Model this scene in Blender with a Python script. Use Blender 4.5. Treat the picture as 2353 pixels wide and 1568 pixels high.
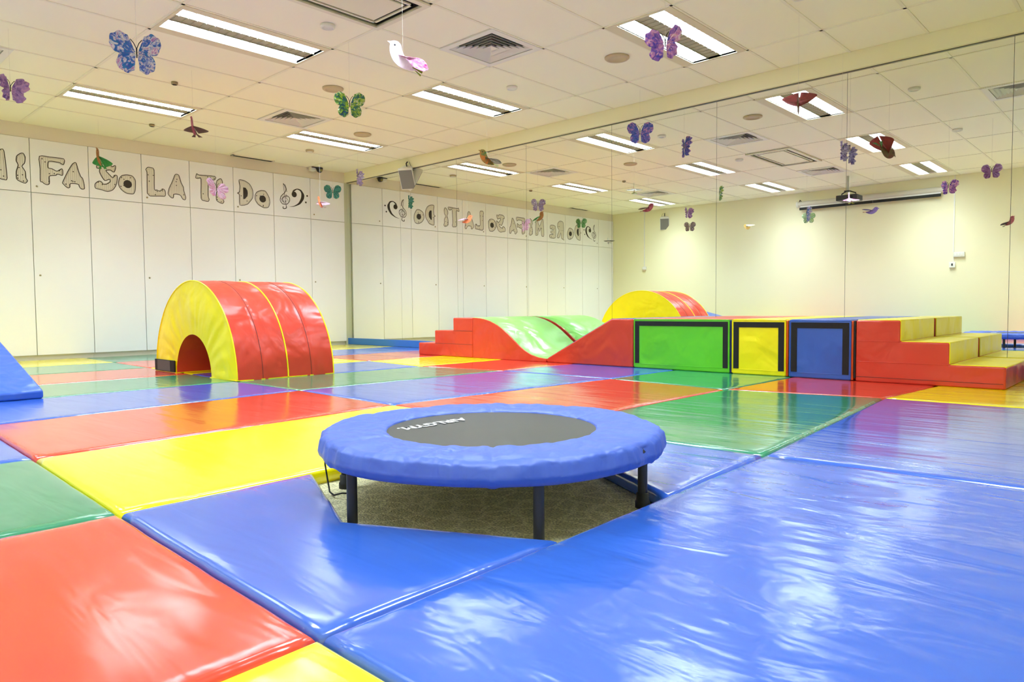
import bpy, bmesh, math, random
from math import sin, cos, pi, radians, hypot, atan2
from mathutils import Vector, Matrix, noise

for o in list(bpy.data.objects):
    bpy.data.objects.remove(o)
sc = bpy.context.scene
col = sc.collection
random.seed(7)

# ------------------------------------------------------------------ camera, world, exposure
YAW, PITCH, ROLL, FPX = 0.7541, -0.0466, -0.0081, 1629.41
CAM = Vector((9.6235, -6.4786, 0.5572))
_f = Vector((-sin(YAW) * cos(PITCH), cos(YAW) * cos(PITCH), sin(PITCH)))
_r = Vector((cos(YAW), sin(YAW), 0)); _u = _r.cross(_f)
_R = cos(ROLL) * _r + sin(ROLL) * _u; _U = cos(ROLL) * _u - sin(ROLL) * _r
cd = bpy.data.cameras.new('camera'); cd.sensor_width = 36; cd.lens = FPX / 2353 * 36; cd.clip_start = 0.02
cam = bpy.data.objects.new('camera', cd); col.objects.link(cam)
cam.matrix_world = Matrix(((_R.x, _U.x, -_f.x, CAM.x), (_R.y, _U.y, -_f.y, CAM.y), (_R.z, _U.z, -_f.z, CAM.z), (0, 0, 0, 1)))
sc.camera = cam
w = bpy.data.worlds.new('world'); sc.world = w; w.use_nodes = True
w.node_tree.nodes['Background'].inputs[0].default_value = (0.9, 0.92, 1, 1)
w.node_tree.nodes['Background'].inputs[1].default_value = 0.0
vs = sc.view_settings
vs.view_transform = 'Standard'; vs.look = 'None'; vs.gamma = 1; vs.use_curve_mapping = False
vs.exposure = 2.12
sc.cycles.use_light_tree = False
sc.cycles.max_bounces = 8; sc.cycles.diffuse_bounces = 5; sc.cycles.glossy_bounces = 5; sc.cycles.transmission_bounces = 2; sc.cycles.transparent_max_bounces = 4
LAMP = 5.0           # radiance of the fluorescent strips in the ceiling lights
LAMPW = 2.3          # watts of the louvred downward light of each strip
LAMPC = (0.85, 1.0, 1.15)

# ------------------------------------------------------------------ room numbers (metres; mats' top is z = 0)
W, LEN, H = 10.9, 7.237, 2.697
ZC = -0.05                                   # carpet
XL = [-0.014, 0.9132, 1.4313, 2.0118, 2.6329, 3.2569, 3.8745, 4.4943, 5.1178, 5.7389, 6.3487, 6.9374, 7.5387, 8.1267, 8.7216, 9.32, 9.92, 10.52, W]
YL = [-LEN, -6.75, -5.55, -4.3493, -3.1484, -1.9378, -0.7106, -0.05]
def xk(k): return XL[k + 1]

# ------------------------------------------------------------------ materials
MATS = {}
def S(c):
    """sRGB 0-255 -> linear"""
    return tuple(((v / 255) / 12.92 if v / 255 <= 0.04045 else ((v / 255 + 0.055) / 1.055) ** 2.4) for v in c)
def pm(name, rgb, rough=0.5, metal=0.0, bump=None, spec=0.5, emit=None, coat=0.0, trans=0.0, noisecol=None, alpha=1.0):
    """bump: list of (scale, stretch(x,y,z), distortion, distance); noisecol: (scale, rgb2, lo, hi, stretch)"""
    if name in MATS: return MATS[name]
    m = bpy.data.materials.new(name); m.use_nodes = True
    nt = m.node_tree; b = nt.nodes['Principled BSDF']
    b.inputs['Base Color'].default_value = (*rgb, 1); b.inputs['Roughness'].default_value = rough
    b.inputs['Metallic'].default_value = metal; b.inputs['Specular IOR Level'].default_value = spec
    b.inputs['Coat Weight'].default_value = coat; b.inputs['Coat Roughness'].default_value = 0.12
    b.inputs['Alpha'].default_value = alpha
    if emit:
        b.inputs['Emission Color'].default_value = (*emit[0], 1); b.inputs['Emission Strength'].default_value = emit[1]
    tc = nt.nodes.new('ShaderNodeTexCoord')
    if noisecol:
        s, c2, lo, hi, st = noisecol
        mp = nt.nodes.new('ShaderNodeMapping'); mp.inputs['Scale'].default_value = st
        nt.links.new(tc.outputs['Object'], mp.inputs[0])
        n = nt.nodes.new('ShaderNodeTexNoise'); n.inputs['Scale'].default_value = s; n.inputs['Detail'].default_value = 3
        n.inputs['Distortion'].default_value = 0.8
        nt.links.new(mp.outputs[0], n.inputs['Vector'])
        r = nt.nodes.new('ShaderNodeMapRange'); r.inputs[1].default_value = lo; r.inputs[2].default_value = hi
        nt.links.new(n.outputs['Fac'], r.inputs[0])
        mx = nt.nodes.new('ShaderNodeMix'); mx.data_type = 'RGBA'
        mx.inputs['A'].default_value = (*rgb, 1); mx.inputs['B'].default_value = (*c2, 1)
        nt.links.new(r.outputs[0], mx.inputs['Factor']); nt.links.new(mx.outputs['Result'], b.inputs['Base Color'])
    if bump:
        prev = None
        for s, st, dist, dd in bump:
            mp = nt.nodes.new('ShaderNodeMapping'); mp.inputs['Scale'].default_value = st[:3]
            if len(st) > 3: mp.inputs['Rotation'].default_value = (0, 0, st[3])
            nt.links.new(tc.outputs['Object'], mp.inputs[0])
            n = nt.nodes.new('ShaderNodeTexNoise'); n.inputs['Scale'].default_value = s; n.inputs['Detail'].default_value = 2.0
            n.inputs['Roughness'].default_value = 0.45; n.inputs['Distortion'].default_value = dist
            nt.links.new(mp.outputs[0], n.inputs['Vector'])
            bp = nt.nodes.new('ShaderNodeBump'); bp.inputs['Distance'].default_value = dd; bp.inputs['Strength'].default_value = 1.0
            nt.links.new(n.outputs['Fac'], bp.inputs['Height'])
            if prev: nt.links.new(prev.outputs[0], bp.inputs['Normal'])
            prev = bp
        nt.links.new(prev.outputs[0], b.inputs['Normal'])
    MATS[name] = m
    return m

COL = dict(blue=S((52, 98, 196)), red=S((212, 66, 46)), yellow=S((255, 238, 0)), green=S((46, 138, 100)),
           lime=S((98, 205, 40)), orange=S((235, 90, 20)), navy=S((20, 32, 110)), paleg=S((150, 225, 110)))
def vinyl(c, k='block'):
    if k == 'mat':
        return pm('vinyl_mat_' + c, COL[c], 0.17, bump=[(1.5, (0.5, 1.7, 1, 0.75), 0.5, 0.014), (5.0, (0.35, 2.0, 1, 0.95), 0.9, 0.0042), (4.0, (0.3, 1.8, 1, -0.35), 1.2, 0.0022)], spec=0.9, coat=0.35)
    if k == 'ripple':
        return pm('vinyl_rippled_' + c, COL[c], 0.17, bump=[(1.5, (0.7, 1.4, 1, 0.8), 0.8, 0.022), (4.2, (0.8, 2.0, 1, 0.9), 1.0, 0.0055), (12, (1, 1.5, 1, 0.7), 0.5, 0.0016)], spec=0.8, coat=0.2)
    return pm('vinyl_' + c, COL[c], 0.3, bump=[(2.0, (1.3, 1.3, 1.3), 0.8, 0.038), (4.5, (1.3, 1.3, 1.0), 1.0, 0.006)], spec=0.5)
M_wall = pm('cream_wall_paint', (0.87, 0.83, 0.55), 0.6, bump=[(60, (1, 1, 1), 0, 0.0006)])
M_ceil = pm('mineral_ceiling_tile', (0.93, 0.91, 0.72), 0.9, bump=[(220, (1, 1, 1), 0, 0.0008)])
M_bar = pm('ceiling_grid_paint', (0.86, 0.83, 0.66), 0.5)
M_void = pm('ceiling_void', (0.25, 0.22, 0.17), 0.9)
M_door = pm('white_laminate', (0.88, 0.88, 0.87), 0.32)
M_carc = pm('cabinet_carcass', (0.55, 0.55, 0.42), 0.5)
M_mirror = pm('mirror_glass', (0.93, 0.95, 0.9), 0.0, 1.0)
M_medge = pm('mirror_edge', (0.10, 0.10, 0.06), 0.3)
M_bluebase = pm('blue_skirting', S((50, 120, 205)), 0.45)
M_black = pm('black_hook_strip', (0.012, 0.012, 0.013), 0.85, bump=[(300, (1, 1, 1), 0, 0.001)])
M_blackmetal = pm('black_painted_steel', (0.02, 0.02, 0.024), 0.4)
M_rubber = pm('black_rubber', (0.012, 0.012, 0.013), 0.6)
M_white = pm('white_plastic', (0.8, 0.79, 0.72), 0.4)
M_tan = pm('tan_plastic', (0.55, 0.45, 0.28), 0.6)
M_dark = pm('dark_slot', (0.012, 0.014, 0.012), 0.7)
M_grey = pm('grey_grille', (0.20, 0.19, 0.17), 0.7, bump=[(400, (1, 1, 1), 0, 0.001)])
M_strip = pm('fluorescent_strip', (1, 1, 1), 0.5, emit=(LAMPC, LAMP))
M_louv = pm('aluminium_louvre', (0.75, 0.76, 0.74), 0.25, 0.9)
M_louvw = pm('white_louvre', (0.85, 0.86, 0.86), 0.35)
M_louvd = pm('louvre_backing', (0.42, 0.40, 0.27), 0.5)
M_frame = pm('light_frame_paint', (0.72, 0.66, 0.46), 0.5)
M_print = pm('black_print', (0.03, 0.022, 0.015), 0.6)
M_paper = pm('letter_paper', (0.74, 0.71, 0.61), 0.5)
M_line = pm('fine_print', (0.26, 0.22, 0.16), 0.6)
M_brass = pm('lock_metal', (0.35, 0.30, 0.18), 0.35, 0.8)
M_thread = pm('nylon_thread', (0.7, 0.68, 0.6), 0.5)
M_seam = pm('dark_seam', (0.10, 0.02, 0.015), 0.6)
M_pad = pm('trampoline_pad_cloth', S((52, 90, 192)), 0.48, bump=[(5, (1, 1, 1), 1.2, 0.022), (20, (1, 1, 1), 0.8, 0.003)], spec=0.9)
M_bed = pm('trampoline_bed_mesh', (0.05, 0.05, 0.043), 0.45, bump=[(500, (1, 1, 1), 0, 0.0006)])
M_logo = pm('white_logo_print', (0.85, 0.86, 0.85), 0.5)

# ------------------------------------------------------------------ mesh helpers
class MB:
    def __init__(s): s.v = []; s.f = []; s.m = []; s.sm = []
    def add(s, vs, fs, mi=0, smooth=False):
        k = len(s.v); s.v += [tuple(v) for v in vs]
        for f in fs: s.f.append(tuple(i + k for i in f)); s.m.append(mi); s.sm.append(smooth)
        return s
    def box(s, x0, x1, y0, y1, z0, z1, mi=0):
        return s.add([(x0, y0, z0), (x1, y0, z0), (x1, y1, z0), (x0, y1, z0), (x0, y0, z1), (x1, y0, z1), (x1, y1, z1), (x0, y1, z1)],
                     [(0, 3, 2, 1), (4, 5, 6, 7), (0, 1, 5, 4), (1, 2, 6, 5), (2, 3, 7, 6), (3, 0, 4, 7)], mi)
    def prism(s, poly, fn, a, b, mi=0, smooth=False):
        """poly: list of 2d points; fn(p, h) -> xyz; extruded from h=a to h=b"""
        n = len(poly)
        s.add([fn(p, a) for p in poly] + [fn(p, b) for p in poly], [tuple(range(n))[::-1], tuple(range(n, 2 * n))], mi)
        k = len(s.v) - 2 * n
        for i in range(n):
            j = (i + 1) % n
            s.f.append((k + i, k + j, k + n + j, k + n + i)); s.m.append(mi); s.sm.append(smooth)
        return s
    def tube(s, pts, r, n=8, mi=0, caps=True, closed=False):
        pts = [Vector(p) for p in pts]; N = len(pts); rr = r if isinstance(r, (list, tuple)) else [r] * N
        ring = []; ref = None
        for i in range(N):
            if closed: t = pts[(i + 1) % N] - pts[i - 1]
            else: t = pts[min(i + 1, N - 1)] - pts[max(i - 1, 0)]
            t.normalize()
            if ref is None:
                a = Vector((0, 0, 1)) if abs(t.z) < 0.9 else Vector((1, 0, 0)); ref = t.cross(a).normalized()
            ref = (ref - t * ref.dot(t)).normalized(); b = t.cross(ref)
            ring.append([pts[i] + rr[i] * (cos(2 * pi * j / n) * ref + sin(2 * pi * j / n) * b) for j in range(n)])
        vs = [p for q in ring for p in q]; fs = []
        for i in range(N if closed else N - 1):
            i2 = (i + 1) % N
            for j in range(n): fs.append((i * n + j, i * n + (j + 1) % n, i2 * n + (j + 1) % n, i2 * n + j))
        s.add(vs, fs, mi, True)
        if caps and not closed: s.add(ring[0], [tuple(range(n))[::-1]], mi); s.add(ring[-1], [tuple(range(n))], mi)
        return s
    def lathe(s, prof, c, n=24, mi=0, axis='z', smooth=True):
        """prof: (r, h) list"""
        vs = []; fs = []; m = len(prof)
        for i in range(n):
            a = 2 * pi * i / n
            for r, h in prof:
                if axis == 'z': p = (c[0] + r * cos(a), c[1] + r * sin(a), c[2] + h)
                elif axis == 'x': p = (c[0] + h, c[1] + r * cos(a), c[2] + r * sin(a))
                else: p = (c[0] + r * sin(a), c[1] + h, c[2] + r * cos(a))
                vs.append(p)
        for i in range(n):
            j = (i + 1) % n
            for k in range(m - 1): fs.append((i * m + k, j * m + k, j * m + k + 1, i * m + k + 1))
        return s.add(vs, fs, mi, smooth)
    def grid(s, fn, nu, nv, mi=0, smooth=True, cu=False):
        vs = [fn(i / nu, j / nv) for i in range(nu + (0 if cu else 1)) for j in range(nv + 1)]; fs = []
        for i in range(nu):
            i2 = (i + 1) % nu if cu else i + 1
            for j in range(nv): fs.append((i * (nv + 1) + j, i2 * (nv + 1) + j, i2 * (nv + 1) + j + 1, i * (nv + 1) + j + 1))
        return s.add(vs, fs, mi, smooth)
    def build(s, name, mats, parent=None, bevel=0, segs=2, solid=0, local=False, weld=False):
        me = bpy.data.meshes.new(name); me.from_pydata(s.v, [], s.f)
        if not isinstance(mats, (list, tuple)): mats = [mats]
        for m in mats: me.materials.append(m)
        me.polygons.foreach_set('material_index', s.m); me.polygons.foreach_set('use_smooth', s.sm)
        bm = bmesh.new(); bm.from_mesh(me)
        if weld: bmesh.ops.remove_doubles(bm, verts=bm.verts, dist=1e-5)
        bmesh.ops.recalc_face_normals(bm, faces=bm.faces)
        if bevel:
            es = [e for e in bm.edges if len(e.link_faces) == 2 and e.calc_face_angle(0) > 0.35]
            old = set(bm.faces)
            res = bmesh.ops.bevel(bm, geom=es, offset=bevel, segments=segs, profile=0.5, affect='EDGES', clamp_overlap=True)
            for f in res['faces']: f.smooth = True
        bm.to_mesh(me); bm.free()
        o = bpy.data.objects.new(name, me); col.objects.link(o)
        if solid:
            md = o.modifiers.new('thickness', 'SOLIDIFY'); md.thickness = solid; md.offset = 0
        if parent is not None:
            o.parent = parent
            if not local and parent.type == 'EMPTY': o.matrix_parent_inverse = Matrix.Translation(-parent.location)
        return o

def tag(o, label, cat, group=None):
    o['label'] = label; o['category'] = cat
    if group: o['group'] = group
    return o
def thing(name, label, cat, loc=(0, 0, 0), group=None, rotz=0.0):
    o = bpy.data.objects.new(name, None); col.objects.link(o); o.location = loc; o.rotation_euler = (0, 0, rotz); o.empty_display_size = 0.1
    return tag(o, label, cat, group)
def struct(o): o['kind'] = 'structure'; return o
def copy_tree(o, parent=None):
    c = o.copy(); col.objects.link(c); c.parent = parent
    for ch in list(o.children): copy_tree(ch, c)
    return c
def bx(name, mats, x0, x1, y0, y1, z0, z1, parent=None, bevel=0, segs=2, local=False):
    return MB().box(x0, x1, y0, y1, z0, z1).build(name, mats, parent, bevel, segs, local=local)
XZ = lambda p, h: (p[0], h, p[1])
YZ = lambda p, h: (h, p[0], p[1])
XY = lambda p, h: (p[0], p[1], h)

# ------------------------------------------------------------------ the shell
def carpet_mat():
    m = bpy.data.materials.new('olive_carpet'); m.use_nodes = True; nt = m.node_tree; b = nt.nodes['Principled BSDF']
    b.inputs['Roughness'].default_value = 0.95; b.inputs['Specular IOR Level'].default_value = 0.1
    tc = nt.nodes.new('ShaderNodeTexCoord')
    v = nt.nodes.new('ShaderNodeTexVoronoi'); v.feature = 'DISTANCE_TO_EDGE'; v.inputs['Scale'].default_value = 13
    nt.links.new(tc.outputs['Object'], v.inputs['Vector'])
    n = nt.nodes.new('ShaderNodeTexNoise'); n.inputs['Scale'].default_value = 160; n.inputs['Detail'].default_value = 3
    nt.links.new(tc.outputs['Object'], n.inputs['Vector'])
    r = nt.nodes.new('ShaderNodeMapRange'); r.inputs[1].default_value = 0.05; r.inputs[2].default_value = 0.12
    nt.links.new(v.outputs['Distance'], r.inputs[0])
    mx = nt.nodes.new('ShaderNodeMix'); mx.data_type = 'RGBA'; mx.inputs['A'].default_value = (0.92, 0.87, 0.54, 1); mx.inputs['B'].default_value = (0.74, 0.70, 0.40, 1)
    nt.links.new(r.outputs[0], mx.inputs['Factor'])
    mu = nt.nodes.new('ShaderNodeMix'); mu.data_type = 'RGBA'; mu.blend_type = 'MULTIPLY'; mu.inputs['Factor'].default_value = 0.75
    r2 = nt.nodes.new('ShaderNodeMapRange'); r2.inputs[1].default_value = 0.3; r2.inputs[2].default_value = 0.7; r2.inputs[3].default_value = 0.3; r2.inputs[4].default_value = 1.5
    nt.links.new(n.outputs['Fac'], r2.inputs[0])
    nt.links.new(mx.outputs['Result'], mu.inputs['A']); nt.links.new(r2.outputs[0], mu.inputs['B']); nt.links.new(mu.outputs['Result'], b.inputs['Base Color'])
    bp = nt.nodes.new('ShaderNodeBump'); bp.inputs['Distance'].default_value = 0.006; nt.links.new(n.outputs['Fac'], bp.inputs['Height']); nt.links.new(bp.outputs[0], b.inputs['Normal'])
    return m
struct(bx('floor', carpet_mat(), -0.45, W, -LEN, 0.1, ZC - 0.1, ZC))
struct(bx('wall_left', M_wall, -0.55, -0.45, -LEN - 0.1, 0.1, ZC - 0.1, H + 0.3))
struct(bx('wall_right', M_wall, -0.45, W, 0.012, 0.12, ZC - 0.1, H + 0.3))
struct(bx('wall_back', M_wall, -0.45, W + 0.1, -LEN - 0.1, -LEN, ZC - 0.1, H + 0.3))
struct(bx('wall_front', M_wall, W, W + 0.1, -LEN, 0.12, ZC - 0.1, H + 0.3))
struct(bx('trim_1', pm('frieze_paint', (0.80, 0.73, 0.58), 0.6), -0.45, -0.014, -LEN, 0.0, 2.545, H + 0.02))       # frieze above the cupboards
struct(bx('trim_2', M_wall, -0.014, W, -0.05, 0.012, 2.554, H + 0.02))                                            # bulkhead above the mirror
struct(bx('trim_3', M_medge, -0.014, W, -0.012, 0.0, 2.5465, 2.554))                                              # dark joint under it
struct(bx('trim_4', pm('filler_paint', (0.60, 0.62, 0.45), 0.5), -0.45, -0.03, -0.066, -0.0005, ZC, 2.545))                              # filler strip between cupboards and mirror
b = struct(bx('baseboard_right', M_bluebase, -0.2, W, -0.022, 0.012, 0.0, 0.099, bevel=0.003))
struct(bx('baseboard_back', M_bluebase, 0.0, W, -LEN, -LEN + 0.015, ZC, 0.06))

# ceiling: slab, grid bars, tiles
ceil = struct(bx('ceiling', M_void, -0.45, W, -LEN, 0.1, H + 0.16, H + 0.3))
lights = [(k, r) for k in (1, 5, 9) for r in (0, 1, 2)] + [(13, 1), (13, 2)]  # last two fixtures are out of view, added to brighten the foreground
LROW = [(YL[5], YL[6]), (YL[3], YL[4]), (YL[1], YL[2])]
vents = [(2, YL[5] - 0.6, YL[5]), (7, YL[5] - 0.6, YL[5]), (12, YL[5] - 0.6, YL[5]), (2, YL[2], YL[2] + 0.6), (7, YL[2], YL[2] + 0.6), (12, YL[2], YL[2] + 0.6)]
ac_cell = (7, YL[3], YL[4])
for i, x in enumerate(XL[1:-1]):
    MB().box(x - 0.012, x + 0.012, -LEN, -0.05, H, H + 0.03).build('ceiling_grid_bar', M_bar, ceil)
for j, y in enumerate(YL[1:-1]):
    MB().box(-0.014, W, y - 0.012, y + 0.012, H, H + 0.0298).build('ceiling_grid_bar', M_bar, ceil)
tile_cache = {}
def tile(x0, x1, y0, y1):
    g = 0.004
    MB().box(x0 + g, x1 - g, y0 + g, y1 - g, H + 0.005, H + 0.022).build('ceiling_tile', M_ceil, ceil)
for ci in range(len(XL) - 1):
    k = ci - 1
    for j in range(len(YL) - 1):
        x0, x1, y0, y1 = XL[ci], XL[ci + 1], YL[j], YL[j + 1]
        if any(k == lk and abs(y0 - LROW[r][0]) < 1e-6 for lk, r in lights): continue
        if k == ac_cell[0] and abs(y0 - ac_cell[1]) < 1e-6: continue
        v = [q for q in vents if q[0] == k and q[1] >= y0 - 1e-6 and q[2] <= y1 + 1e-6]
        if v:
            a0, a1 = v[0][1], v[0][2]
            if a0 - y0 > 0.1: tile(x0, x1, y0, a0)
            if y1 - a1 > 0.1: tile(x0, x1, a1, y1)
            continue
        tile(x0, x1, y0, y1)

# ------------------------------------------------------------------ ceiling lights
LX = 0.602; LY = 1.2
def make_light():
    t = thing('ceiling_light', '', 'ceiling light')
    a0, a1 = 0.105, 0.525          # opening across; full length along
    b0, b1 = 0.03, LY - 0.03
    f = MB()
    f.box(0.006, a0, 0.006, LY - 0.006, -0.004, 0.02); f.box(a1, LX - 0.006, 0.006, LY - 0.006, -0.004, 0.02)
    f.box(a0, a1, 0.006, b0, -0.004, 0.02); f.box(a0, a1, b1, LY - 0.006, -0.004, 0.02)
    f.build('frame', M_frame, t, local=True)
    h = MB(); zt = 0.09
    h.box(a0 - 0.006, a0, b0, b1, 0.0, zt); h.box(a1, a1 + 0.006, b0, b1, 0.0, zt); h.box(a0, a1, b0 - 0.006, b0, 0.0, zt); h.box(a0, a1, b1, b1 + 0.006, 0.0, zt)
    h.box(a0 - 0.006, a1 + 0.006, b0 - 0.006, b1 + 0.006, zt, zt + 0.006)
    h.build('housing', M_louvw, t, local=True)
    wd = (a1 - a0)
    s1 = (a0 + 0.004, a0 + wd * 0.35); s2 = (a1 - wd * 0.35, a1 - 0.004)
    for s in (s1, s2):
        MB().add([(s[0], b0 + 0.005, 0.034), (s[1], b0 + 0.005, 0.034), (s[1], b1 - 0.005, 0.034), (s[0], b1 - 0.005, 0.034)], [(0, 3, 2, 1)]).build('lamp_strip', M_strip, t, local=True)
    for s in (s1, s2):
        ld = bpy.data.lights.get('louvred_lamp')
        if ld is None:
            ld = bpy.data.lights.new('louvred_lamp', 'AREA'); ld.shape = 'RECTANGLE'; ld.size = s[1] - s[0]; ld.size_y = b1 - b0 - 0.01
            ld.energy = LAMPW; ld.color = LAMPC; ld.spread = radians(112)
        lo_ = bpy.data.objects.new('lamp_beam', ld); col.objects.link(lo_); lo_.parent = t; lo_.location = ((s[0] + s[1]) / 2, LY / 2, -0.006)
    MB().box(s1[1], s2[0], b0, b1, 0.016, 0.02).build('centre_panel', M_louvd, t, local=True)
    lv = MB(); n = 17
    for i in range(n):
        y = b0 + (b1 - b0) * (i + 0.5) / n
        for s in (s1, s2):
            m_ = (s[0] + s[1]) / 2
            lv.add([(s[0], y - 0.003, 0.001), (s[1], y - 0.003, 0.001), (s[1], y - 0.001, 0.022), (m_, y - 0.001, 0.012), (s[0], y - 0.001, 0.022),
                    (s[0], y + 0.003, 0.001), (s[1], y + 0.003, 0.001), (s[1], y + 0.001, 0.022), (m_, y + 0.001, 0.012), (s[0], y + 0.001, 0.022)],
                   [(0, 1, 2, 3, 4), (9, 8, 7, 6, 5), (0, 5, 6, 1), (4, 3, 8, 9), (3, 2, 7, 8)], 0)
        lv.box(s1[1], s2[0], y - 0.002, y + 0.002, 0.012, 0.03, 1)
    for xx in (s1[0] - 0.002, s1[1], s2[0], s2[1]): lv.box(xx - 0.0015, xx + 0.0015, b0, b1, 0.006, 0.028, 1)
    lv.build('louvre', [M_louvw, M_louvd], t, local=True)
    return t
proto = None
rown = ['row beside the mirror', 'middle row', 'row along the projector wall']
coln = {1: 'nearest the cupboards', 5: 'second from the cupboards', 9: 'third from the cupboards', 13: 'added unseen as fill'}
for k, r in lights:
    if proto is None: proto = make_light(); o = proto
    else: o = copy_tree(proto)
    o.location = (xk(k), LROW[r][0], H)
    o.scale = ((xk(k + 1) - xk(k)) / LX, (LROW[r][1] - LROW[r][0]) / LY, 1)
    o['label'] = 'lit twin-strip louvred ceiling light, %s in the %s' % (coln[k], rown[r]); o['group'] = 'louvred ceiling lights'

# ------------------------------------------------------------------ air diffusers
def make_vent():
    t = thing('air_diffuser', '', 'air vent'); s = 0.594; c = s / 2
    f = MB(); e = 0.055
    f.box(0, s, 0, e, -0.004, 0.012); f.box(0, s, s - e, s, -0.004, 0.012); f.box(0, e, e, s - e, -0.004, 0.012); f.box(s - e, s, e, s - e, -0.004, 0.012)
    f.build('frame', M_white, t, local=True)
    MB().box(e, s - e, e, s - e, 0.10, 0.105).build('duct_backing', M_dark, t, local=True)
    n = 6
    for i in range(n):
        r0 = c - e - 0.004 - i * 0.038; r1 = r0 - 0.034; z0, z1 = 0.034, 0.0
        q = MB()
        vs = []
        for (rr, zz) in ((r0, z1), (r1, z0), (r1 - 0.002, z0), (r0 - 0.002, z1 + 0.002)):
            vs += [(c - rr, c - rr, zz), (c + rr, c - rr, zz), (c + rr, c + rr, zz), (c - rr, c + rr, zz)]
        fs = []
        for a in range(4):
            for b_ in range(4): fs.append((a * 4 + b_, a * 4 + (b_ + 1) % 4, ((a + 1) % 4) * 4 + (b_ + 1) % 4, ((a + 1) % 4) * 4 + b_))
        q.add(vs, fs); q.build('vane', M_white, t, local=True)
    return t
pv = None
vl = ['nearest the cupboards', 'in the middle', 'added unseen as fill']
for i, (k, a0, a1) in enumerate(vents):
    if pv is None: pv = make_vent(); o = pv
    else: o = copy_tree(pv)
    o.location = (xk(k) + 0.004, a0 + 0.003, H); o.scale = ((xk(k + 1) - xk(k) - 0.008) / 0.594, 1, 1)
    o['label'] = 'square white four-way air diffuser, %s of the row %s' % (vl[i % 3], 'nearer the mirror' if i < 3 else 'nearer the projector wall'); o['group'] = 'square air diffusers'

# ceiling cassette
x0, x1 = xk(7), xk(8); y0, y1 = YL[3], YL[4]
t = thing('air_conditioner', 'cream ceiling cassette air conditioner with dark slots, between two square diffusers', 'air conditioner', ((x0 + x1) / 2, (y0 + y1) / 2, H))
M_ac = pm('cream_plastic', (0.78, 0.74, 0.58), 0.4)
m = MB(); e = 0.042
m.box(x0, x1, y0, y0 + e, H - 0.02, H - 0.006); m.box(x0, x1, y1 - e, y1, H - 0.02, H - 0.006); m.box(x0, x0 + e, y0 + e, y1 - e, H - 0.02, H - 0.006); m.box(x1 - e, x1, y0 + e, y1 - e, H - 0.02, H - 0.006)
m.build('frame', M_ac, t)
bx('slot_recess', M_dark, x0 + 0.01, x1 - 0.01, y0 + 0.01, y1 - 0.01, H + 0.02, H + 0.025, t)
e1 = 0.088
m = MB(); g0, g1, g2, g3 = x0 + e1, x1 - e1, y0 + e1, y1 - e1; e = 0.018
m.box(g0, g1, g2, g2 + e, H - 0.014, H - 0.004); m.box(g0, g1, g3 - e, g3, H - 0.014, H - 0.004); m.box(g0, g0 + e, g2, g3, H - 0.014, H - 0.004); m.box(g1 - e, g1, g2, g3, H - 0.014, H - 0.004)
m.build('deflector', M_ac, t)
bx('centre_panel', M_ac, x0 + 0.13, x1 - 0.13, y0 + 0.13, y1 - 0.13, H - 0.016, H - 0.002, t, 0.004)

# small round fittings
def disc(name, x, y, r, mats, label, cat, depth=0.012, grp=None):
    t = thing(name, label, cat, (x, y, H), grp)
    MB().lathe([(0, 0.004), (r, 0.004), (r, -depth * 0.5), (r * 0.92, -depth), (r * 0.72, -depth * 1.05)], (x, y, H), 28).build('rim', mats[0], t)
    MB().lathe([(r * 0.72, -depth * 1.05), (r * 0.66, -depth * 0.55), (0, -depth * 0.6)], (x, y, H), 28).build('centre', mats[1], t)
g = 'round ceiling speakers'
disc('ceiling_speaker', 6.054, -1.332, 0.105, (M_tan, M_tan), 'round tan ceiling speaker beside the big light above the mirror end', 'speaker', 0.014, g)
disc('ceiling_speaker', 2.284, -1.309, 0.105, (M_tan, M_tan), 'round tan ceiling speaker between the small light and the bulkhead near the cupboards', 'speaker', 0.014, g)
disc('ceiling_speaker', 3.59, -2.563, 0.10, (M_tan, M_tan), 'round tan ceiling speaker behind the green and blue butterfly', 'speaker', 0.014, g)
g = 'round ceiling detectors'
disc('ceiling_detector', 4.851, -1.372, 0.052, (M_white, M_white), 'small white ceiling detector beside the light next to the mirror', 'detector', 0.02, g)
disc('ceiling_detector', 4.89, -3.442, 0.055, (M_white, M_white), 'small white ceiling detector beside the air conditioner', 'detector', 0.02, g)
disc('ceiling_detector', 1.05, -1.293, 0.055, (M_tan, M_white), 'small tan ceiling detector above the clef stickers', 'detector', 0.02, g)
disc('ceiling_detector', 7.66, -1.46, 0.055, (M_white, M_white), 'small white ceiling detector seen in the mirror right of the red bird', 'detector', 0.02, g)
disc('ceiling_detector', 7.594, -3.681, 0.055, (M_white, M_white), 'small white ceiling detector seen in the mirror near its right edge', 'detector', 0.02, g)
disc('ceiling_sprinkler', 2.70, -3.705, 0.03, (M_brass, M_dark), 'small dark sprinkler beside the blue butterfly', 'sprinkler', 0.02, 'ceiling sprinklers')
disc('ceiling_sprinkler', 0.96, -3.276, 0.03, (M_brass, M_dark), 'small dark sprinkler above the letters F and A', 'sprinkler', 0.02, 'ceiling sprinklers')
for n_, (ya, yb) in enumerate(((-1.90, -1.29), (-6.2, -5.6))):
    t = thing('slot_diffuser', 'dark linear air slot at the ceiling edge above ' + ('the letters T and D' if n_ == 0 else 'the farthest cupboards in the mirror'), 'air vent', (0.06, (ya + yb) / 2, H), 'linear air slots')
    m = MB(); m.box(0.0, 0.012, ya, yb, H - 0.006, H + 0.02); m.box(0.085, 0.1, ya, yb, H - 0.006, H + 0.02); m.box(0, 0.1, ya, ya + 0.012, H - 0.006, H + 0.02); m.box(0, 0.1, yb - 0.012, yb, H - 0.006, H + 0.02)
    m.build('frame', M_bar, t); bx('slot', M_dark, 0.012, 0.085, ya, yb, H - 0.004, H + 0.004, t)

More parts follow.
